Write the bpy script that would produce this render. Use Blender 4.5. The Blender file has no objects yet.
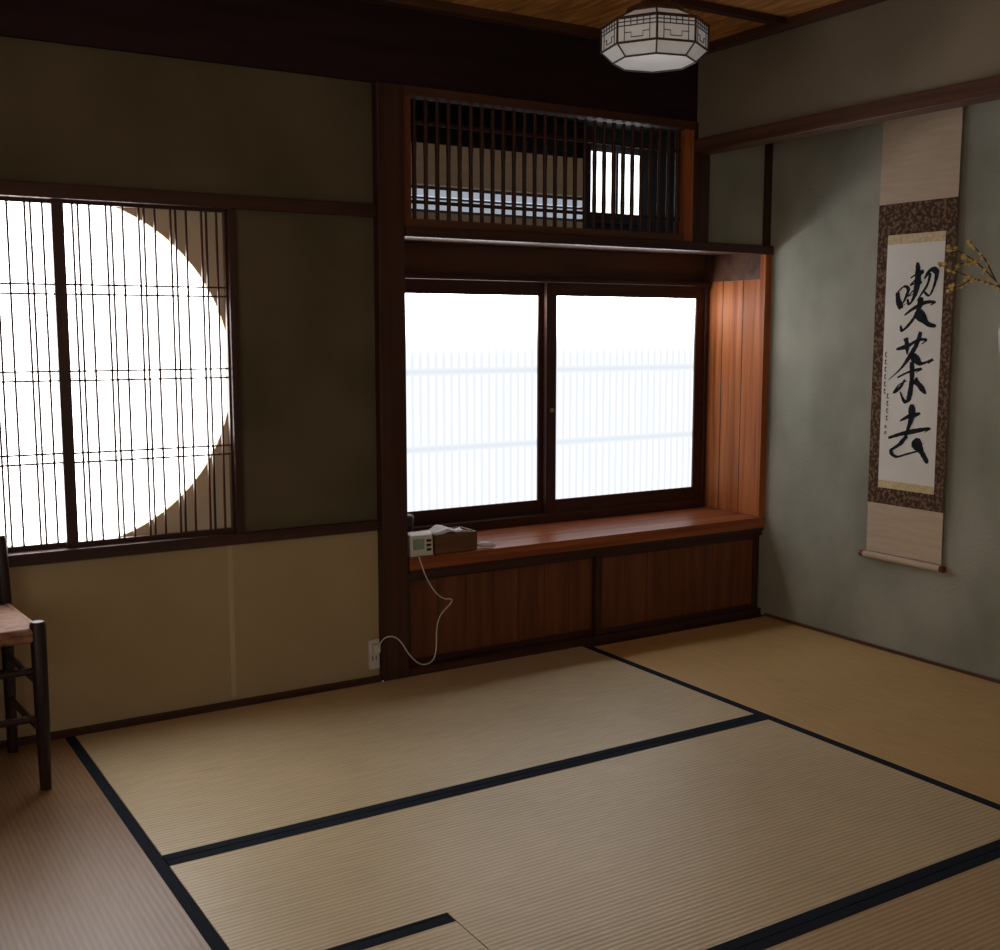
import bpy, math, random
from mathutils import Vector
random.seed(4)
scene = bpy.context.scene
try:
    scene.view_settings.view_transform = 'Standard'
    scene.view_settings.look = 'None'
except Exception:
    pass

# ------------------------------------------------------------------ materials
def newmat(name):
    m = bpy.data.materials.new(name); m.use_nodes = True
    nt = m.node_tree
    return m, nt, nt.nodes['Principled BSDF']

def coords(nt, scale):
    tc = nt.nodes.new('ShaderNodeTexCoord')
    mp = nt.nodes.new('ShaderNodeMapping')
    mp.inputs['Scale'].default_value = scale
    nt.links.new(tc.outputs['Object'], mp.inputs['Vector'])
    return mp.outputs['Vector']

def noisy(name, c1, c2, scale=(5,5,5), rough=.7, bump=.0, detail=6, metallic=0, lo=.35, hi=.65, fine=None, spec=.5):
    m, nt, p = newmat(name)
    v = coords(nt, scale)
    n = nt.nodes.new('ShaderNodeTexNoise'); n.inputs['Detail'].default_value = detail; n.inputs['Scale'].default_value = 1
    nt.links.new(v, n.inputs['Vector'])
    r = nt.nodes.new('ShaderNodeValToRGB')
    r.color_ramp.elements[0].position = lo; r.color_ramp.elements[0].color = (*c1, 1)
    r.color_ramp.elements[1].position = hi; r.color_ramp.elements[1].color = (*c2, 1)
    nt.links.new(n.outputs['Fac'], r.inputs['Fac'])
    nt.links.new(r.outputs['Color'], p.inputs['Base Color'])
    p.inputs['Roughness'].default_value = rough
    p.inputs['Metallic'].default_value = metallic
    p.inputs['Specular IOR Level'].default_value = spec
    if bump:
        b = nt.nodes.new('ShaderNodeBump'); b.inputs['Distance'].default_value = bump
        src = n.outputs['Fac']
        if fine:
            n2 = nt.nodes.new('ShaderNodeTexNoise'); n2.inputs['Scale'].default_value = fine; n2.inputs['Detail'].default_value = 4
            tc = nt.nodes.new('ShaderNodeTexCoord'); nt.links.new(tc.outputs['Object'], n2.inputs['Vector'])
            src = n2.outputs['Fac']
        nt.links.new(src, b.inputs['Height'])
        nt.links.new(b.outputs['Normal'], p.inputs['Normal'])
    return m

def wood(name, c1, c2, axis='x', rough=.4, across=38, along=1.6, bump=.0006, spec=.35):
    s = {'x': (along, across, across), 'y': (across, along, across), 'z': (across, across, along)}[axis]
    return noisy(name, c1, c2, s, rough, bump, 5, spec=spec)

def emis(name, col, strength):
    m, nt, p = newmat(name)
    p.inputs['Base Color'].default_value = (.8, .8, .8, 1)
    p.inputs['Emission Color'].default_value = (*col, 1)
    p.inputs['Emission Strength'].default_value = strength
    p.inputs['Roughness'].default_value = .8
    return m

def mathn(nt, op, a, b=None):
    n = nt.nodes.new('ShaderNodeMath'); n.operation = op
    for i, v in enumerate((a, b)):
        if v is None: continue
        if isinstance(v, (int, float)): n.inputs[i].default_value = v
        else: nt.links.new(v, n.inputs[i])
    return n.outputs[0]

def smooth(nt, v, a, b):
    n = nt.nodes.new('ShaderNodeMapRange'); n.interpolation_type = 'SMOOTHSTEP'
    nt.links.new(v, n.inputs['Value'])
    n.inputs['From Min'].default_value = a; n.inputs['From Max'].default_value = b
    return n.outputs['Result']

def tatami_mat(name, c1, c2, axis, rib=.30, bump=.0008):
    """igusa ribs run along axis"""
    m, nt, p = newmat(name)
    tc = nt.nodes.new('ShaderNodeTexCoord')
    sp = nt.nodes.new('ShaderNodeSeparateXYZ'); nt.links.new(tc.outputs['Object'], sp.inputs[0])
    c = sp.outputs['Y'] if axis == 'x' else sp.outputs['X']
    s = mathn(nt, 'SINE', mathn(nt, 'MULTIPLY', c, 2*math.pi/.0145))
    s = mathn(nt, 'ADD', mathn(nt, 'MULTIPLY', s, .5), .5)
    n = nt.nodes.new('ShaderNodeTexNoise'); n.inputs['Scale'].default_value = 1; n.inputs['Detail'].default_value = 5
    mp = nt.nodes.new('ShaderNodeMapping')
    mp.inputs['Scale'].default_value = (9, 70, 1) if axis == 'x' else (70, 9, 1)
    nt.links.new(tc.outputs['Object'], mp.inputs['Vector']); nt.links.new(mp.outputs[0], n.inputs['Vector'])
    n3 = nt.nodes.new('ShaderNodeTexNoise'); n3.inputs['Scale'].default_value = 2.2; n3.inputs['Detail'].default_value = 3
    nt.links.new(tc.outputs['Object'], n3.inputs['Vector'])
    f = mathn(nt, 'ADD', mathn(nt, 'MULTIPLY', s, rib), mathn(nt, 'MULTIPLY', n.outputs['Fac'], .45))
    f = mathn(nt, 'ADD', f, mathn(nt, 'MULTIPLY', n3.outputs['Fac'], .36))
    r = nt.nodes.new('ShaderNodeValToRGB')
    r.color_ramp.elements[0].position = .25; r.color_ramp.elements[0].color = (*c1, 1)
    r.color_ramp.elements[1].position = .8; r.color_ramp.elements[1].color = (*c2, 1)
    nt.links.new(f, r.inputs['Fac']); nt.links.new(r.outputs['Color'], p.inputs['Base Color'])
    p.inputs['Roughness'].default_value = .42
    b = nt.nodes.new('ShaderNodeBump'); b.inputs['Distance'].default_value = bump; b.inputs['Strength'].default_value = .5
    nt.links.new(s, b.inputs['Height']); nt.links.new(b.outputs['Normal'], p.inputs['Normal'])
    return m

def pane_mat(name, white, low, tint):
    """frosted pane with soft shade of unmodelled slats painted into its glow, brighter towards the top"""
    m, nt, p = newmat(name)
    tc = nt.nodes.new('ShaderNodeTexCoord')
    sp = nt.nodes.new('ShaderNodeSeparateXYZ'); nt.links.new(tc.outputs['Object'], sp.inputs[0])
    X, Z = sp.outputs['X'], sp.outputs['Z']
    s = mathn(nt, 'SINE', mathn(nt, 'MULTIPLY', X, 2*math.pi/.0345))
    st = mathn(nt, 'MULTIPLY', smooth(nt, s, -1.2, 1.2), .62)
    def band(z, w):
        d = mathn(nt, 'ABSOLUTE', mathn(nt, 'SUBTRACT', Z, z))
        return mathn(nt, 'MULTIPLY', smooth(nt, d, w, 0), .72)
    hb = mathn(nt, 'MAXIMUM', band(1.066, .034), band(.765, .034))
    f = mathn(nt, 'MAXIMUM', st, hb)  # stripes and bands put the slats' shade into the emission colour
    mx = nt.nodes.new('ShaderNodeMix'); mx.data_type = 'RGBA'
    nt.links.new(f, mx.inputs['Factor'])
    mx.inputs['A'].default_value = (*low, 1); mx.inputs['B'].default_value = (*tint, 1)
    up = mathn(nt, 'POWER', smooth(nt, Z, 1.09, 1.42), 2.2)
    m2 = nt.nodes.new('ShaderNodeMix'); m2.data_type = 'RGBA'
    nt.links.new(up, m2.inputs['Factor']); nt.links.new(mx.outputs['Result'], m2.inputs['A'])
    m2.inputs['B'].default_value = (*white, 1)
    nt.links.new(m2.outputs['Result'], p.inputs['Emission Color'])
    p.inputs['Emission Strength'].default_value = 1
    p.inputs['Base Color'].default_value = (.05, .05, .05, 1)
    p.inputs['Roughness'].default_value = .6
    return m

M = {}
M['wall_up'] = noisy('plaster_olive', (.104,.088,.054), (.138,.116,.074), (3,3,3), .9, .0008, fine=160, spec=.2)
M['wall_low'] = noisy('paper_dado', (.40,.315,.185), (.46,.365,.22), (2.5,2.5,2.5), .85, .0004, fine=90, spec=.2)
M['seam'] = noisy('paper_seam', (.48,.40,.26), (.51,.43,.28), (4,4,4), .85)
M['grey'] = noisy('plaster_grey_green', (.255,.255,.205), (.40,.395,.325), (2.6,2.6,2.0), .9, .0015, fine=90, spec=.15, detail=10)
M['taupe'] = noisy('plaster_taupe', (.24,.205,.15), (.31,.27,.205), (2.2,2.2,2.2), .9, .001, fine=140, spec=.2)
M['band'] = noisy('dark_beam_board', (.022,.009,.012), (.032,.014,.018), (2,20,20), .7, spec=.2)
M['dark_x'] = wood('dark_wood_x', (.036,.012,.008), (.066,.024,.016), 'x', .45)
M['dark_y'] = wood('dark_wood_y', (.085,.038,.025), (.14,.068,.045), 'y', .45)
M['dark_z'] = wood('dark_wood_z', (.042,.014,.009), (.070,.026,.016), 'z', .4)
M['red_x'] = wood('red_cedar_x', (.22,.056,.018), (.38,.115,.040), 'x', .34, spec=.25)
M['red_z'] = wood('red_cedar_z', (.27,.075,.021), (.48,.155,.048), 'z', .5, spec=.15)
M['brn_x'] = wood('brown_board_x', (.05,.020,.011), (.12,.05,.026), 'x', .5, across=16)
M['brn_z'] = wood('brown_board_z', (.12,.036,.015), (.20,.064,.025), 'z', .45, across=26)
M['ceil'] = noisy('woven_bamboo', (.38,.17,.045), (.82,.43,.15), (55,6,30), .6, .001)
M['navy'] = noisy('navy_cloth', (.009,.013,.022), (.016,.022,.036), (200,200,200), .9, spec=.12)
M['tatA'] = tatami_mat('igusa_pale', (.42,.335,.195), (.72,.58,.36), 'x')
M['tatR'] = tatami_mat('igusa_gold', (.44,.285,.11), (.72,.48,.21), 'y')
M['tatD'] = tatami_mat('igusa_brown', (.19,.105,.048), (.34,.195,.095), 'y', .2, .0004)
M['tatC'] = tatami_mat('igusa_tan', (.34,.24,.13), (.58,.42,.24), 'x')
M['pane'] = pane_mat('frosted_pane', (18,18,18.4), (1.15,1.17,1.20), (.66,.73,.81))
M['disc'] = emis('daylit_paper', (.99,.98,.97), 7.8)
M['ring'] = noisy('shaded_paper', (.42,.32,.2), (.5,.39,.26), (6,6,6), .9)
_p = M['ring'].node_tree.nodes['Principled BSDF']; _p.inputs['Emission Color'].default_value = (1,.74,.48,1); _p.inputs['Emission Strength'].default_value = .05  # faint emission stands in for daylight coming through the paper
M['brass'] = noisy('brass', (.5,.36,.14), (.6,.45,.2), (20,20,20), .3, metallic=1)
M['black'] = noisy('lacquer_black', (.008,.006,.006), (.016,.012,.010), (30,30,30), .5)

# ------------------------------------------------------------------ mesh builder
class MB:
    def __init__(s, name): s.n=name; s.v=[]; s.f=[]; s.m=[]; s.mats=[]; s.sm=[]
    def mi(s, m):
        m = M[m] if isinstance(m, str) else m
        if m not in s.mats: s.mats.append(m)
        return s.mats.index(m)
    def add(s, vs, fs, mat, sm=False):
        o=len(s.v); s.v += [tuple(v) for v in vs]; k=s.mi(mat)
        for f in fs: s.f.append([i+o for i in f]); s.m.append(k); s.sm.append(sm)
    def box(s, x0,x1,y0,y1,z0,z1, mat):
        vs=[(x0,y0,z0),(x1,y0,z0),(x1,y1,z0),(x0,y1,z0),(x0,y0,z1),(x1,y0,z1),(x1,y1,z1),(x0,y1,z1)]
        s.add(vs,[(0,3,2,1),(4,5,6,7),(0,1,5,4),(1,2,6,5),(2,3,7,6),(3,0,4,7)],mat)
    def tube(s, pts, rad, mat, n=12, sm=True):
        pts=[Vector(p) for p in pts]
        if isinstance(rad,(int,float)): rad=[rad]*len(pts)
        vs=[]; fs=[]; ref=None
        for i,p in enumerate(pts):
            d=(pts[min(i+1,len(pts)-1)]-pts[max(i-1,0)]).normalized()
            if ref is None:
                ref = Vector((0,0,1)) if abs(d.z)<.9 else Vector((1,0,0))
            a=(ref - d*ref.dot(d)).normalized(); ref=a; b=d.cross(a)
            for k in range(n):
                t=2*math.pi*k/n; vs.append(p+(a*math.cos(t)+b*math.sin(t))*rad[i])
        for i in range(len(pts)-1):
            for k in range(n):
                fs.append((i*n+k,i*n+(k+1)%n,(i+1)*n+(k+1)%n,(i+1)*n+k))
        s.add(vs,fs,mat,sm)
        s.add(vs[:n],[tuple(range(n))[::-1]],mat); s.add(vs[-n:],[tuple(range(n))],mat)
    def lathe(s, c, prof, mat, n=24, sm=True, a0=0):
        vs=[];fs=[]
        for r,z in prof:
            for k in range(n):
                t=a0+2*math.pi*k/n; vs.append((c[0]+r*math.cos(t),c[1]+r*math.sin(t),c[2]+z))
        for i in range(len(prof)-1):
            for k in range(n): fs.append((i*n+k,i*n+(k+1)%n,(i+1)*n+(k+1)%n,(i+1)*n+k))
        s.add(vs,fs,mat,sm)
    def ball(s,c,r,mat,n=8,sz=1):
        prof=[(max(r*math.sin(math.pi*i/6),1e-5),-r*sz*math.cos(math.pi*i/6)) for i in range(7)]
        s.lathe(c,prof,mat,n)
    def build(s, bevel=0):
        me=bpy.data.meshes.new(s.n); me.from_pydata(s.v,[],s.f)
        for m in s.mats: me.materials.append(m)
        for i,p in enumerate(me.polygons): p.material_index=s.m[i]; p.use_smooth=s.sm[i]
        me.update()
        o=bpy.data.objects.new(s.n,me); scene.collection.objects.link(o)
        if bevel:
            b=o.modifiers.new('bevel','BEVEL'); b.width=bevel; b.segments=2; b.limit_method='ANGLE'
        return o

W=3.555; XR=3.535; CZ=2.32; XL=-1.3; YF=-1.6; YB=3.91

# ------------------------------------------------------------------ shell
b=MB('floor'); b.box(XL-.1,XR+.1,YF-.1,W+.1,-.13,-.0505,'dark_x'); b.build()
b=MB('floor_boards')
for i in range(8):
    y0=YF+i*.1505; b.box(XL,XR,y0,y0+.148,-.05,0,'brn_x')
b.box(2.577,XR,-.384,.418,-.05,0,'brn_x')
b.build(.002)

b=MB('wall_back')
b.box(XL-.1,1.711,W,W+.1,-.05,.545,'wall_low')
b.box(1.174,1.190,W-.0012,W,.03,.54,'seam')
b.box(1.222,1.711,W,W+.1,.545,1.64,'wall_up')
b.box(XL-.1,.146,W,W+.1,.545,1.64,'wall_up')
b.box(XL-.1,1.711,W,W+.1,1.64,2.04,'wall_up')
b.box(3.19,XR+.02,W,W+.06,1.577,CZ,'grey')
b.box(XL-.1,3.123,W-.012,W+.1,2.041,CZ,'band')
b.build()

# wall with the round opening, behind the sliding lattice
b=MB('round_window_surround')
cx,cz,R=.688,1.096,.532; N=96; vs=[];fs=[]
for yy in (3.600,3.618):
    for k in range(N):
        t=2*math.pi*k/N; c,s_=math.cos(t),math.sin(t); q=.545/max(abs(c),abs(s_))
        vs.append((cx+R*c,yy,cz+R*s_)); vs.append((cx+q*c,yy,cz+q*s_))
for k in range(N):
    j=(k+1)%N
    fs.append((2*k,2*j,2*j+1,2*k+1)); o=2*N
    fs.append((o+2*k,o+2*k+1,o+2*j+1,o+2*j)); fs.append((2*k,o+2*k,o+2*j,2*j))
b.add(vs,fs,'ring'); b.build()

b=MB('window_1')   # shoji in front of the round opening
b.box(.14,1.228,3.625,3.630,.552,1.640,'disc')
def shoji(b,x0,x1,y0,y1,st0,st1):
    z0,z1=.572,1.606
    b.box(x0,x0+st0,y0,y1,z0,z1,'dark_z'); b.box(x1-st1,x1,y0,y1,z0,z1,'dark_z')
    b.box(x0+st0,x1-st1,y0,y1,z0,z0+.018,'dark_x'); b.box(x0+st0,x1-st1,y0,y1,z1-.014,z1,'dark_x')
    w=(x1-st1)-(x0+st0); n=5; p=w/n
    for i in range(n):
        for dx in (.26,.42,.76):
            x=x0+st0+p*(i+dx); b.box(x-.0029,x+.0029,y0+.003,y1-.003,z0+.015,z1-.012,'dark_z')
    for zc in (.845,1.090,1.345):
        for dz in (-.014,.014):
            b.box(x0+st0,x1-st1,y0+.004,y1-.004,zc+dz-.0027,zc+dz+.0027,'dark_x')
shoji(b,.684,1.204,3.563,3.577,.034,.006)
shoji(b,.17,.716,3.580,3.594,.034,.03)
b.build()
b=MB('trim_1')
b.box(1.204,1.230,W-.012,W+.06,.56,1.62,'dark_z')
b.box(.142,.172,W-.012,W+.06,.56,1.62,'dark_z')
b.box(XL,1.711,W-.02,W+.06,1.603,1.645,'dark_x')
b.box(XL,1.711,W-.02,W+.06,.538,.574,'dark_x')
b.build(.002)
b=MB('baseboard_back'); b.box(XL,1.711,W-.025,W,-.05,.018,'dark_x'); b.build(.002)

b=MB('pillar'); b.box(1.712,1.812,W-.035,W+.09,.001,2.04,'dark_z'); b.build(.004)

b=MB('wall_right'); b.box(XR+.001,XR+.1,YF-.1,W,-.05,CZ,'grey'); b.build()
b=MB('wall_over_alcove'); b.box(3.124,3.174,.5,W-.001,1.96,CZ,'taupe'); b.box(3.124,XR,.42,.5,-.05,CZ,'taupe'); b.build()
b=MB('trim_2'); b.box(3.104,3.184,.501,W-.021,1.920,1.975,'dark_y'); b.build(.003)
b=MB('baseboard_right'); b.box(XR-.01,XR,.501,3.50,.001,.012,'dark_y'); b.build(.001)

# left / front walls with unseen paper windows, added as fill light from behind
M['fillL']=emis('fill_paper_side',(1,.93,.82),1.55)
M['fillF']=emis('fill_paper_front',(1,.90,.76),.55)
b=MB('wall_left')
b.box(XL-.1,XL,YF-.1,-.6,-.05,CZ,'wall_up'); b.box(XL-.1,XL,1.9,W+.1,-.05,CZ,'wall_up')
b.box(XL-.1,XL,-.6,1.9,-.05,.45,'wall_low'); b.box(XL-.1,XL,-.6,1.9,1.85,CZ,'wall_up'); b.build()
b=MB('wall_front')
b.box(XL-.1,-.5,YF-.1,YF,-.05,CZ,'wall_up'); b.box(2.7,XR+.1,YF-.1,YF,-.05,CZ,'wall_up')
b.box(-.5,2.7,YF-.1,YF,-.05,.35,'wall_low'); b.box(-.5,2.7,YF-.1,YF,1.85,CZ,'wall_up'); b.build()
b=MB('fill_window_side')
b.box(XL-.06,XL-.055,-.6,1.9,.45,1.85,'fillL')
for i in range(13): y=-.6+2.5*i/12; w_=.018 if i%4==0 else .005; b.box(XL-.055,XL-.03,max(y-w_,-.6),min(y+w_,1.9),.45,1.85,'dark_z')
for z in (.46,.74,1.02,1.30,1.58,1.84): b.box(XL-.052,XL-.033,-.6,1.9,z-.006,z+.006,'dark_y')
b.build()
b=MB('fill_window_front')
b.box(-.5,2.7,YF-.06,YF-.055,.35,1.85,'fillF')
for i in range(17): x=-.5+3.2*i/16; w_=.018 if i%4==0 else .005; b.box(max(x-w_,-.5),min(x+w_,2.7),YF-.055,YF-.03,.35,1.85,'dark_z')
for z in (.36,.65,.95,1.25,1.55,1.84): b.box(-.5,2.7,YF-.052,YF-.033,z-.006,z+.006,'dark_x')
b.build()

b=MB('ceiling')
b.box(XL-.1,XR+.1,YF-.1,W+.1,CZ+.001,CZ+.06,'ceil')
b.build()
b=MB('trim_3')
b.box(XL,3.123,3.495,3.542,CZ-.03,CZ,'brn_x')
b.box(3.078,3.123,YF,3.494,CZ-.03,CZ,'dark_y')
for y in (3.05,2.1,1.15,.2): b.box(XL,3.077,y-.02,y+.02,CZ-.022,CZ,'dark_x')
b.build(.002)

# ------------------------------------------------------------------ bay
b=MB('bay_alcove')
b.box(3.512,XR,W+.001,YB+.059,.434,1.44,'red_z')
for y in (3.665,3.79): b.box(3.5105,3.5125,y-.0015,y+.0015,.434,1.44,'dark_z')
b.box(3.508,XR,W+.001,YB+.059,1.44,1.554,'brn_x')
b.box(3.500,XR,W-.03,W,.434,1.541,'red_z')
b.box(1.795,1.813,W+.091,YB+.059,.434,1.554,'brn_z')
b.box(1.813,XR,W+.001,YB+.059,1.555,1.575,'brn_x')
b.box(1.813,3.508,YB,YB+.03,1.437,1.555,'brn_x')
b.box(1.795,XR,YB+.06,YB+.09,.35,1.575,'black')
b.build()
b=MB('trim_4')
b.box(1.813,XR,W-.04,W,1.542,1.577,'dark_x')
b.box(3.505,XR,W-.02,W-.001,1.578,2.3,'dark_z')
b.box(3.104,3.19,W-.02,W+.06,1.578,2.04,'dark_z')
b.build(.002)
b=MB('bay_counter')
b.box(1.814,3.526,3.512,YB+.05,.388,.432,'red_x')
b.box(1.814,3.526,3.518,3.53,.376,.388,'dark_x')
for y in (3.64,3.77): b.box(1.816,3.511,y-.001,y+.001,.4315,.4325,'dark_x')
b.build(.0025)

b=MB('cupboard')
b.box(1.814,3.534,3.60,3.62,-.05,.375,'black')
b.box(1.814,3.534,3.530,3.60,-.05,.028,'dark_x')
b.box(1.814,3.534,3.535,3.60,.35,.375,'dark_x')
def slider(b,x0,x1,y):
    st=.028
    b.box(x0,x0+st,y,y+.022,.028,.35,'dark_z'); b.box(x1-st,x1,y,y+.022,.028,.35,'dark_z')
    b.box(x0+st,x1-st,y,y+.022,.028,.048,'dark_x'); b.box(x0+st,x1-st,y,y+.022,.334,.35,'dark_x')
    n=7; p=(x1-x0-2*st)/n
    for i in range(n): b.box(x0+st+i*p+.001,x0+st+(i+1)*p-.001,y+.008,y+.016,.046,.336,'brn_z')
slider(b,2.655,3.530,3.547); slider(b,1.818,2.69,3.572)
b.build(.001)

b=MB('window_2')
def sash(b,x0,x1,y,w0,w1):
    b.box(x0,x0+w0,y,y+.022,.452,1.42,'dark_z'); b.box(x1-w1,x1,y,y+.022,.452,1.42,'dark_z')
    b.box(x0+w0,x1-w1,y,y+.022,.470,.526,'dark_x'); b.box(x0+w0,x1-w1,y,y+.022,1.366,1.42,'dark_x')
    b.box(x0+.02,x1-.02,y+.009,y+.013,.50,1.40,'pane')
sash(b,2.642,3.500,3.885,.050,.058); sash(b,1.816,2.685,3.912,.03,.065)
b.box(1.816,3.505,3.872,3.94,.4335,.470,'dark_x'); b.box(1.816,3.505,3.86,3.909,1.42,1.436,'dark_x')
b.box(3.49,3.507,3.875,3.94,.452,1.436,'dark_z')
b.tube([(2.668,3.886,.90),(2.668,3.880,.90)],.009,'brass',16)
b.tube([(3.475,3.886,.90),(3.475,3.880,.90)],.009,'black',16)
b.build(.0015)

# ------------------------------------------------------------------ transom
b=MB('transom_lattice')
b.box(1.813,1.845,W-.02,W+.03,1.578,2.04,'brn_z'); b.box(3.062,3.103,W-.02,W+.05,1.578,2.04,'red_z')
b.box(1.845,3.062,W-.02,W+.03,1.578,1.605,'brn_x'); b.box(1.813,3.103,W-.03,W+.03,2.010,2.04,'brn_x')
n=27
for i in range(n):
    x=1.870+i*(3.040-1.870)/(n-1)
    pts=[];rs=[]
    for k in range(9):
        z=1.604+k*(2.006-1.604)/8; pts.append((x,W+.005,z)); rs.append(.0088 if k in (2,5) else .0076)
    b.tube(pts,rs,'dark_z',10)
for z in (1.665,1.93): b.box(1.845,3.062,W+.010,W+.016,z-.006,z+.006,'dark_x')
b.build()
M['trbr']=noisy('tan_board',(.20,.12,.06),(.28,.17,.09),(3,8,30),.7)
_p=M['trbr'].node_tree.nodes['Principled BSDF']; _p.inputs['Emission Color'].default_value=(1,.66,.4,1); _p.inputs['Emission Strength'].default_value=.045  # boards given a faint glow so they show in the dark recess
M['dim']=emis('dim_glass',(.72,.80,.92),.42); M['bri']=emis('bright_glass',(.95,.97,1),2.0)
b=MB('transom_recess')  # shallow box recess added behind the lattice, holding boards and window panes
b.box(1.70,3.95,4.20,4.24,1.58,2.12,'black')
b.box(1.70,3.95,3.66,4.24,2.12,2.14,'black'); b.box(1.66,1.70,3.66,4.24,1.58,2.14,'black'); b.box(3.95,3.99,3.66,4.24,1.58,2.14,'black')
b.box(1.70,3.95,3.66,4.24,1.576,1.58,'black')
b.box(2.10,3.03,4.15,4.20,1.81,1.97,'trbr'); b.box(2.10,3.03,4.155,4.19,1.60,1.70,'trbr')
b.box(2.0,3.02,4.16,4.19,1.765,1.792,'dim'); b.box(2.0,3.02,4.16,4.19,1.715,1.752,'dim')
b.box(3.06,3.36,4.17,4.19,1.74,2.01,'bri'); b.box(3.03,3.06,4.16,4.2,1.6,2.1,'dark_z'); b.box(3.20,3.212,4.16,4.17,1.74,2.01,'dark_z')
b.box(3.06,3.36,4.165,4.195,1.70,1.74,'dark_x')
b.build()

# ------------------------------------------------------------------ tatami
XE=.674
def tatami(x0,x1,y0,y1,mat,along,edges=(1,1),bw=.029):
    b=MB('tatami_mat'); g=.0012
    x0+=g;x1-=g;y0+=g;y1-=g
    b.box(x0,x1,y0,y1,-.05,0,mat)
    e=.0012
    if along=='x':
        if edges[0]: b.box(x0-.0002,x1+.0002,y0-.0002,y0+bw,-.05,e,'navy')
        if edges[1]: b.box(x0-.0002,x1+.0002,y1-bw,y1+.0002,-.05,e,'navy')
    else:
        if edges[0]: b.box(x0-.0002,x0+bw,y0-.0002,y1+.0002,-.05,e,'navy')
        if edges[1]: b.box(x1-bw,x1+.0002,y0-.0002,y1+.0002,-.05,e,'navy')
    return b.build(.0008)
tatami(XE,2.575,2.555,3.530,'tatA','x',(1,0))
b=MB('tatami_mat')   # mat with the hearth corner cut out
L=[(XE+.0012,1.9922),(1.1142,1.9922),(1.1142,1.5712),(2.5738,1.5712),(2.5738,2.5528),(XE+.0012,2.5528)]
vs=[(x,y,0) for x,y in L]+[(x,y,-.05) for x,y in L]
b.add(vs,[(0,1,2,3,4,5),(11,10,9,8,7,6)]+[(i,6+i,6+(i+1)%6,(i+1)%6) for i in range(6)],'tatA')
b.box(XE+.001,2.574,2.524,2.5530,-.05,.0012,'navy'); b.box(1.1142,2.574,1.5710,1.600,-.05,.0012,'navy')
b.box(XE+.001,1.113,1.992,2.000,-.05,.0012,'navy')
b.build()
tatami(XE,1.113,1.571,1.991,'tatA','x')
tatami(XE,2.575,.60,1.57,'tatC','x'); tatami(XE,2.575,-.385,.60,'tatA','x')
tatami(2.575,XR-.001,1.62,3.50,'tatR','y',(1,0)); tatami(2.575,XR-.001,.502,1.62,'tatR','y',(1,0))
tatami(-.30,XE,1.62,3.530,'tatD','y'); tatami(-.30,XE,-.385,1.62,'tatD','y')
tatami(XL+.001,-.30,1.62,3.530,'tatD','y'); tatami(XL+.001,-.30,-.385,1.62,'tatD','y')
b=MB('floor_sill'); b.box(2.576,3.534,3.500,3.530,-.05,.0005,'dark_x'); b.build()

# ------------------------------------------------------------------ hanging scroll
M['sc_pl']=noisy('scroll_silk',(.56,.43,.31),(.62,.49,.36),(8,8,60),.85,spec=.2)
M['sc_br']=noisy('scroll_brocade',(.070,.036,.022),(.22,.135,.080),(75,75,75),.8,lo=.46,hi=.62,detail=2,spec=.15)
M['sc_gd']=noisy('scroll_gold',(.58,.44,.22),(.76,.60,.34),(90,90,90),.6)
M['sc_pp']=noisy('scroll_paper',(.80,.77,.71),(.86,.83,.77),(6,6,6),.85)
M['ink']=noisy('ink',(.010,.012,.017),(.022,.025,.032),(30,30,30),.8,spec=.1)
M['seal']=noisy('seal_red',(.5,.16,.10),(.6,.2,.12),(60,60,60),.7)
M['rol']=noisy('roller_lacquer',(.13,.02,.012),(.22,.035,.02),(20,20,20),.3)
root=bpy.data.objects.new('hanging_scroll',None); scene.collection.objects.link(root)
def child(o,r): o.parent=r
Y0,Y1=2.622,2.962
def sx(z):
    t=(2.08-z)/1.7; return 3.522-.004*math.sin(t*math.pi)
def sheet(b,y0,y1,z0,z1,off,mat,n=16):
    vs=[];fs=[]
    for i in range(n+1):
        z=z0+(z1-z0)*i/n; x=sx(z)-off
        vs += [(x,y0,z),(x,y1,z),(x+.0012,y1,z),(x+.0012,y0,z)]
    for i in range(n):
        for k in range(4): fs.append((4*i+k,4*i+(k+1)%4,4*i+4+(k+1)%4,4*i+4+k))
    fs += [(0,1,2,3),(4*n+3,4*n+2,4*n+1,4*n)]
    b.add(vs,fs,mat)
b=MB('mounting'); sheet(b,Y0,Y1,.380,2.08,0,'sc_pl',24); sheet(b,Y0-.0005,Y1+.0005,.570,1.69,.0013,'sc_br',20)
child(b.build(),root)
b=MB('gold_bands'); sheet(b,2.664,2.915,1.540,1.576,.0024,'sc_gd',2); sheet(b,2.664,2.915,.632,.662,.0024,'sc_gd',2); child(b.build(),root)
b=MB('paper'); sheet(b,2.664,2.915,.661,1.541,.0026,'sc_pp',16); child(b.build(),root)
b=MB('calligraphy')
def P(u,v): 
    z=1.541-v*.0025; return (sx(z)-.0036,2.915-u*.00251,z)
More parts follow.
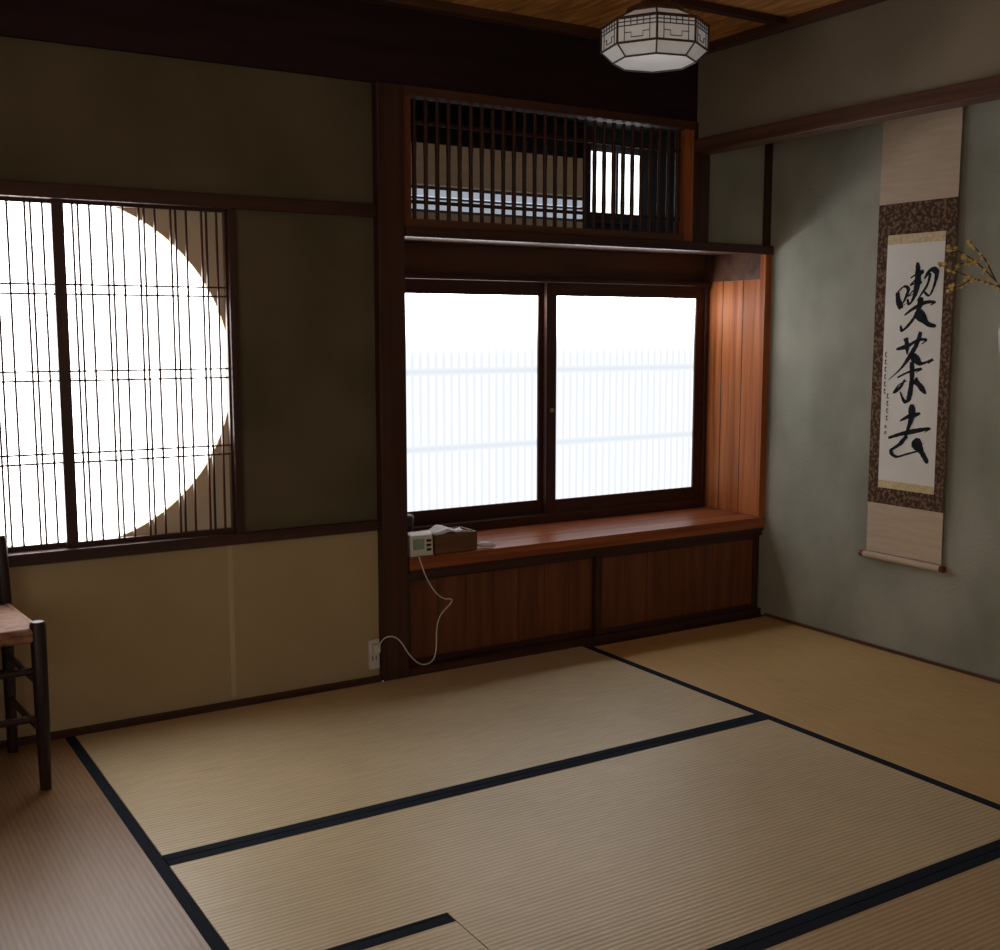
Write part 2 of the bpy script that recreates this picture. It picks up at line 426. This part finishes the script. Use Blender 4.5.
def brush(pts,w,taper=.25):
    if w>3: w*=1.22
    q=[pts[0]]+pts+[pts[-1]]; out=[]
    for i in range(1,len(q)-2):
        for k in range(8):
            t=k/8; p0,p1,p2,p3=q[i-1],q[i],q[i+1],q[i+2]
            out.append(tuple(.5*((2*p1[j])+(-p0[j]+p2[j])*t+(2*p0[j]-5*p1[j]+4*p2[j]-p3[j])*t*t+(-p0[j]+3*p1[j]-3*p2[j]+p3[j])*t**3) for j in (0,1)))
    out.append(pts[-1]); n=len(out); vs=[]
    for i,(u,v) in enumerate(out):
        a=out[max(i-1,0)]; c=out[min(i+1,n-1)]; dx,dy=c[0]-a[0],c[1]-a[1]; L=math.hypot(dx,dy) or 1
        t=i/(n-1)
        slant=.45+.70*abs((dx*.5+dy*.86)/L)
        ww=w*.5*slant*(1-(1-taper)*t**1.8)*(.6+.4*min(1,t*7))*(1+.22*math.sin(9*t+pts[0][0])+(.07*math.sin(61*t+pts[0][1])))
        if i==n-1: ww*=.2
        nx,ny=-dy/L,dx/L
        vs += [P(u+nx*ww,v+ny*ww),P(u-nx*ww,v-ny*ww)]
    b.add(vs,[(2*i,2*i+1,2*i+3,2*i+2) for i in range(n-1)],'ink')
for pts,w in [
 # first character
 ([(22,70),(24,82),(30,94),(27,88)],8),([(22,70),(33,62),(41,66),(36,80),(30,90),(40,86)],5),
 ([(44,50),(56,44),(64,42),(54,52),(45,60),(58,56),(62,58),(48,70),(42,76),(60,70)],5),([(55,28),(57,50),(53,74),(44,88),(40,80)],8),
 ([(68,52),(78,40),(88,43),(86,60),(78,76),(68,70)],7),([(78,44),(74,60),(64,74),(56,84)],5),
 ([(36,104),(52,94),(72,86),(88,86),(80,90)],8),([(64,78),(61,94),(50,112),(34,126),(30,118)],8),([(56,98),(68,108),(78,117),(92,120)],11),
 # second
 ([(24,154),(44,149),(62,140),(76,140),(68,146)],8),([(40,137),(43,147),(44,162)],7.5),([(66,128),(61,144),(50,162),(34,182),(12,200)],8.5),
 ([(50,162),(60,168),(70,174),(88,168),(80,174)],9),([(28,196),(48,187),(70,182),(60,188)],6),([(53,172),(54,198),(50,226),(42,230),(34,216)],8.5),
 ([(42,198),(34,210),(24,218),(32,206),(46,200)],6),([(58,198),(68,206),(80,218)],9),
 # third
 ([(36,260),(52,252),(70,247),(62,253)],8),([(56,234),(56,254),(48,280),(50,286)],8.5),([(16,287),(40,279),(64,273),(88,268),(80,274)],9.5),
 ([(50,280),(38,294),(22,306),(32,314),(52,308),(78,300)],7.5),([(62,286),(74,300),(88,319)],12)]:
    brush(pts,w)
for c,(u,v0,n) in enumerate([(6,160,6),(12,218,4)]):
    for i in range(n):
        v=v0+i*11+c*4
        brush([(u-2,v),(u+2.5,v-1)],1.7); brush([(u,v-2),(u-1,v+4),(u+2,v+6)],1.6); brush([(u-2,v+5),(u+3,v+4)],1.4)
child(b.build(),root)
b=MB('seal'); 
for v0 in (268,277):
    vs=[P(8,v0),P(12,v0),P(12,v0+5),P(8,v0+5)]; b.add(vs,[(0,1,2,3)],'seal')
child(b.build(),root)
b=MB('roller')
RZ=.366
b.tube([(3.514,Y0-.004,RZ),(3.514,Y1+.004,RZ)],.0125,'sc_pl',16)
for a,c in ((Y0-.022,Y0-.003),(Y1+.003,Y1+.022)): b.tube([(3.514,a,RZ),(3.514,a+.004,RZ),(3.514,c,RZ)],[.011,.014,.012],'rol',16)
b.tube([(3.519,Y0-.004,2.085),(3.519,Y1+.004,2.085)],.008,'dark_y',12)
b.tube([(3.519,Y0+.09,2.09),(3.527,(Y0+Y1)/2,2.16),(3.519,Y1-.09,2.09)],.002,'brass',6)
b.tube([(3.522,(Y0+Y1)/2,2.162),(3.535,(Y0+Y1)/2,2.162)],.003,'brass',8)
child(b.build(),root)

# ------------------------------------------------------------------ hanging vase with flowering twig
M['cer']=noisy('white_ceramic',(.6,.58,.54),(.7,.68,.64),(10,10,10),.25)
M['twig']=noisy('twig_bark',(.05,.03,.015),(.1,.06,.03),(60,60,60),.8)
M['blos']=noisy('yellow_blossom',(.58,.38,.10),(.80,.60,.22),(80,80,80),.7)
vx,vy,vz=3.475,2.352,1.13
root=bpy.data.objects.new('flower_vase',None); scene.collection.objects.link(root)
b=MB('vase')
b.lathe((vx,vy,vz),[(.001,0),(.030,0),(.042,.03),(.046,.09),(.036,.14),(.026,.175),(.032,.195),(.028,.195),(.022,.17),(.03,.1),(.001,.02)],'cer',28)
b.tube([(vx+.03,vy,vz+.15),(XR-.001,vy,vz+.17)],.004,'brass',8)
child(b.build(),root)
b=MB('flowering_twig')
base=Vector((vx,vy,vz+.16))
stems=[[(0,0,0),(-.02,.06,.10),(-.04,.13,.17),(-.05,.20,.21),(-.05,.235,.215)],
       [(0,0,0),(-.03,.04,.08),(-.06,.12,.11),(-.08,.20,.145),(-.08,.24,.16)],
       [(-.02,.06,.10),(-.04,.09,.17),(-.06,.14,.235)],[(-.04,.13,.17),(-.06,.17,.16),(-.07,.21,.13)],
       [(0,0,0),(.0,-.04,.12),(-.02,-.09,.22)],[(-.06,.12,.11),(-.07,.16,.085),(-.08,.215,.075)]]
for st in stems:
    pts=[base+Vector(q) for q in st]
    b.tube(pts,[.0026-.0012*i/(len(pts)-1) for i in range(len(pts))],'twig',6)
    for i in range(1,len(pts)):
        for k in range(5):
            t=random.random(); p=pts[i-1].lerp(pts[i],t)+Vector([random.uniform(-.010,.010) for _ in range(3)])
            for a in range(5):
                an=a*2*math.pi/5; b.ball(p+Vector((0,.0046*math.cos(an),.0046*math.sin(an))),.0033,'blos',6)
            b.ball(p+Vector((-.002,0,0)),.0024,'blos',6)
child(b.build(),root)

# ------------------------------------------------------------------ ceiling lamp
M['glass']=noisy('milk_glass',(.74,.74,.72),(.82,.82,.80),(10,10,10),.35)
_p=M['glass'].node_tree.nodes['Principled BSDF']; _p.inputs['Emission Color'].default_value=(1,.98,.95,1); _p.inputs['Emission Strength'].default_value=.10  # lamp is unlit; faint emission stands in for window light on the glass
M['lfr']=noisy('lamp_frame',(.05,.018,.010),(.09,.035,.02),(30,30,30),.4)
root=bpy.data.objects.new('ceiling_lamp',None); scene.collection.objects.link(root)
lc=(2.26,2.76,.004); a0=math.radians(8)
prof=[(.085,2.150),(.150,2.118),(.156,2.110),(.156,2.045),(.122,2.014),(.0005,2.011)]
b=MB('shade'); b.lathe(lc,prof,'glass',8,False,a0); child(b.build(),root)
b=MB('frame')
def ring(r,z,rad):
    pts=[(lc[0]+r*math.cos(a0+k*math.pi/4),lc[1]+r*math.sin(a0+k*math.pi/4),z+lc[2]) for k in range(8)]
    for k in range(8): b.tube([pts[k],pts[(k+1)%8]],rad,'lfr',6)
    return pts
t0=ring(.087,2.151,.005); t1=ring(.158,2.114,.0045); t2=ring(.158,2.045,.0035); t3=ring(.123,2.013,.003)
for k in range(8):
    b.tube([t0[k],t1[k]],.003,'lfr',6); b.tube([t1[k],t2[k]],.0035,'lfr',6); b.tube([t2[k],t3[k]],.0025,'lfr',6)
    A=Vector(t1[k]);B=Vector(t1[(k+1)%8]);C=Vector(t2[k]);D=Vector(t2[(k+1)%8])
    def q(u,v): return (A.lerp(B,u)).lerp(C.lerp(D,u),v)
    for v in (.18,.34): b.tube([q(0,v),q(1,v)],.0017,'lfr',5)
    for u in (.18,.34,.5,.66,.82): b.tube([q(u,0),q(u,.34)],.0015,'lfr',5)
    for u in (.18,.82): b.tube([q(u,.34),q(u,1)],.0013,'lfr',5)
    b.tube([q(.18,.62),q(.35,.62),q(.35,.82),q(.65,.82),q(.65,.62),q(.82,.62)],.0014,'lfr',5)
child(b.build(),root)
b=MB('canopy'); b.lathe(lc,[(.09,2.150),(.085,2.165),(.05,2.18),(.035,2.2),(.035,2.24),(.07,2.28),(.075,CZ-.004)],'lfr',24); 
b.lathe(lc,[(.0005,2.150),(.09,2.150)],'lfr',24); child(b.build(),root)

# ------------------------------------------------------------------ chair
M['chw']=wood('chair_wood',(.014,.006,.005),(.030,.012,.009),'z',.4)
M['rush']=noisy('rush_seat',(.15,.065,.038),(.36,.18,.105),(25,160,60),.7,.002)
root=bpy.data.objects.new('chair',None); scene.collection.objects.link(root)
x0,x1,y0,y1=.115,.520,3.145,3.490; xb0,xb1=.145,.492; g=.002
b=MB('legs')
for x,xb in ((x0,xb0),(x1,xb1)):
    b.tube([(x,y0,g),(x,y0,.2),(x,y0,.455),(x,y0,.462)],[.015,.019,.021,.016],'chw',16)
    b.tube([(xb,y1,g),(xb,y1,.45),(xb-.002,y1+.005,.632),(xb-.002,y1+.005,.642)],[.015,.019,.016,.011],'chw',16)
child(b.build(),root)
b=MB('stretchers')
for z in (.16,.29):
    for x,xb in ((x0,xb0),(x1,xb1)): b.tube([(x,y0,z),(xb,y1,z)],.010,'chw',10)
for z in (.20,.33):
    b.tube([(x0,y0,z),(x1,y0,z)],.010,'chw',10)
b.tube([(xb0,y1,.24),(xb1,y1,.24)],.010,'chw',10)
child(b.build(),root)
b=MB('back_slats')
for z in (.53,.600): b.box(xb0+.008,xb1-.008,y1-.002,y1+.012,z-.02,z+.022,'chw')
child(b.build(.003),root)
b=MB('seat')
n=10; vs=[];fs=[]
for j in range(n+1):
    for i in range(n+1):
        u,v=i/n*2-1,j/n*2-1
        e=max(abs(u),abs(v)); z=.447+.010*(1-e**4)-.004*min(abs(u),abs(v))
        f=j/n; xa=x0+(xb0-x0)*f; xc=x1+(xb1-x1)*f
        vs.append((xa+(xc-xa)*i/n,y0+(y1-y0)*f,z))
for j in range(n):
    for i in range(n): fs.append((j*(n+1)+i,j*(n+1)+i+1,(j+1)*(n+1)+i+1,(j+1)*(n+1)+i))
b.add(vs,fs,'rush',True)
for r0,r1 in (((x0,y0),(x1,y0)),((x1,y0),(xb1,y1)),((xb0,y1),(xb1,y1)),((x0,y0),(xb0,y1))):
    for z in (.420,.434): b.tube([(r0[0],r0[1],z),(r1[0],r1[1],z)],.014,'rush',10)
child(b.build(),root)

# ------------------------------------------------------------------ things on the counter
CT=.4328
M['plw']=noisy('white_plastic',(.66,.65,.60),(.72,.71,.66),(10,10,10),.4)
M['lcd']=noisy('lcd_screen',(.22,.34,.27),(.28,.40,.33),(10,10,10),.2)
M['bxw']=wood('box_wood',(.10,.045,.022),(.19,.09,.045),'x',.5)
M['tis']=noisy('white_paper',(.72,.68,.68),(.82,.78,.78),(20,20,20),.8)
root=bpy.data.objects.new('wooden_box',None); scene.collection.objects.link(root)
b=MB('case')
bx0,bx1,by0,by1,bh=1.925,2.100,3.530,3.650,.068
b.box(bx0,bx1,by0,by0+.008,CT,CT+bh,'bxw'); b.box(bx0,bx1,by1-.008,by1,CT,CT+bh,'bxw')
b.box(bx0,bx0+.008,by0+.008,by1-.008,CT,CT+bh,'bxw'); b.box(bx1-.008,bx1,by0+.008,by1-.008,CT,CT+bh,'bxw')
b.box(bx0+.008,bx1-.008,by0+.008,by1-.008,CT,CT+bh-.006,'bxw'); child(b.build(.0015),root)
b=MB('folded_paper')
n=14; vs=[];fs=[]
for j in range(7):
    for i in range(n+1):
        u=i/n; v=j/6
        z=CT+bh+.004+.018*math.exp(-((u-.45)/.16)**2)*(1-.3*v)+.005*math.sin(u*9+v*4)
        vs.append((bx0-.012+u*.155,by0+.012+v*.085-.02*u,z))
for j in range(6):
    for i in range(n): fs.append((j*(n+1)+i,j*(n+1)+i+1,(j+1)*(n+1)+i+1,(j+1)*(n+1)+i))
b.add(vs,fs,'tis',True); o=b.build(); so=o.modifiers.new('t','SOLIDIFY'); so.thickness=.003; child(o,root)
root=bpy.data.objects.new('card_reader',None); scene.collection.objects.link(root)
b=MB('body')
vs=[(1.822,3.518,CT),(1.912,3.518,CT),(1.912,3.60,CT),(1.822,3.60,CT),(1.822,3.524,CT+.075),(1.912,3.524,CT+.075),(1.912,3.56,CT+.085),(1.822,3.56,CT+.085)]
b.add(vs,[(0,3,2,1),(4,5,6,7),(0,1,5,4),(1,2,6,5),(2,3,7,6),(3,0,4,7)],'plw'); child(b.build(.004),root)
b=MB('screen'); b.box(1.832,1.876,3.5165,3.5225,CT+.026,CT+.064,'lcd'); child(b.build(.001),root)
b=MB('buttons')
for k in range(3): b.box(1.885,1.902,3.5165,3.5225,CT+.018+.016*k,CT+.027+.016*k,'black')
child(b.build(.001),root)
b=MB('round_tin'); b.lathe((1.868,3.665,CT),[(.001,0),(.034,0),(.036,.004),(.036,.085),(.038,.087),(.038,.122),(.034,.128),(.001,.13)],'black',28); b.build()
b=MB('rolled_cloth')
b.tube([(2.115,3.560,CT+.011),(2.13,3.552,CT+.012),(2.165,3.535,CT+.011),(2.178,3.53,CT+.009)],[.006,.011,.010,.005],'tis',12); b.build()

b=MB('wall_outlet')
b.box(1.668,1.708,W-.010,W-.0005,.045,.150,'plw')
for z in (.075,.115):
    b.box(1.679,1.683,W-.0112,W-.009,z,z+.018,'black'); b.box(1.692,1.696,W-.0112,W-.009,z,z+.018,'black')
b.box(1.676,1.70,W-.035,W-.010,.108,.138,'plw')
b.build(.002)
cp=[(1.845,3.512,CT+.012),(1.848,3.496,.42),(1.862,3.490,.37),(1.895,3.488,.31),(1.935,3.492,.275),(1.975,3.494,.272),(1.968,3.494,.255),(1.925,3.492,.225),(1.905,3.490,.18),(1.905,3.488,.10),(1.890,3.485,.055),(1.840,3.480,.048),(1.795,3.485,.09),(1.760,3.490,.155),(1.725,3.495,.172),(1.695,3.505,.158),(1.688,3.515,.125)]
cu=bpy.data.curves.new('power_cord','CURVE'); cu.dimensions='3D'; cu.bevel_depth=.0022; cu.bevel_resolution=3
s=cu.splines.new('NURBS'); s.points.add(len(cp)-1)
for i,p in enumerate(cp): s.points[i].co=(*p,1)
s.use_endpoint_u=True; s.order_u=3
cu.materials.append(M['plw'])
o=bpy.data.objects.new('power_cord',cu); scene.collection.objects.link(o)

# ------------------------------------------------------------------ world, camera
w=bpy.data.worlds.new('world'); scene.world=w; w.use_nodes=True
w.node_tree.nodes['Background'].inputs[0].default_value=(.7,.8,1,1); w.node_tree.nodes['Background'].inputs[1].default_value=.3
cam=bpy.data.cameras.new('camera'); co=bpy.data.objects.new('camera',cam); scene.collection.objects.link(co)
cam.lens=41.15; cam.sensor_width=36; cam.clip_start=.05
co.location=(0,0,1.22); co.rotation_euler=(math.radians(82.87),0,math.radians(-31.9))
scene.camera=co
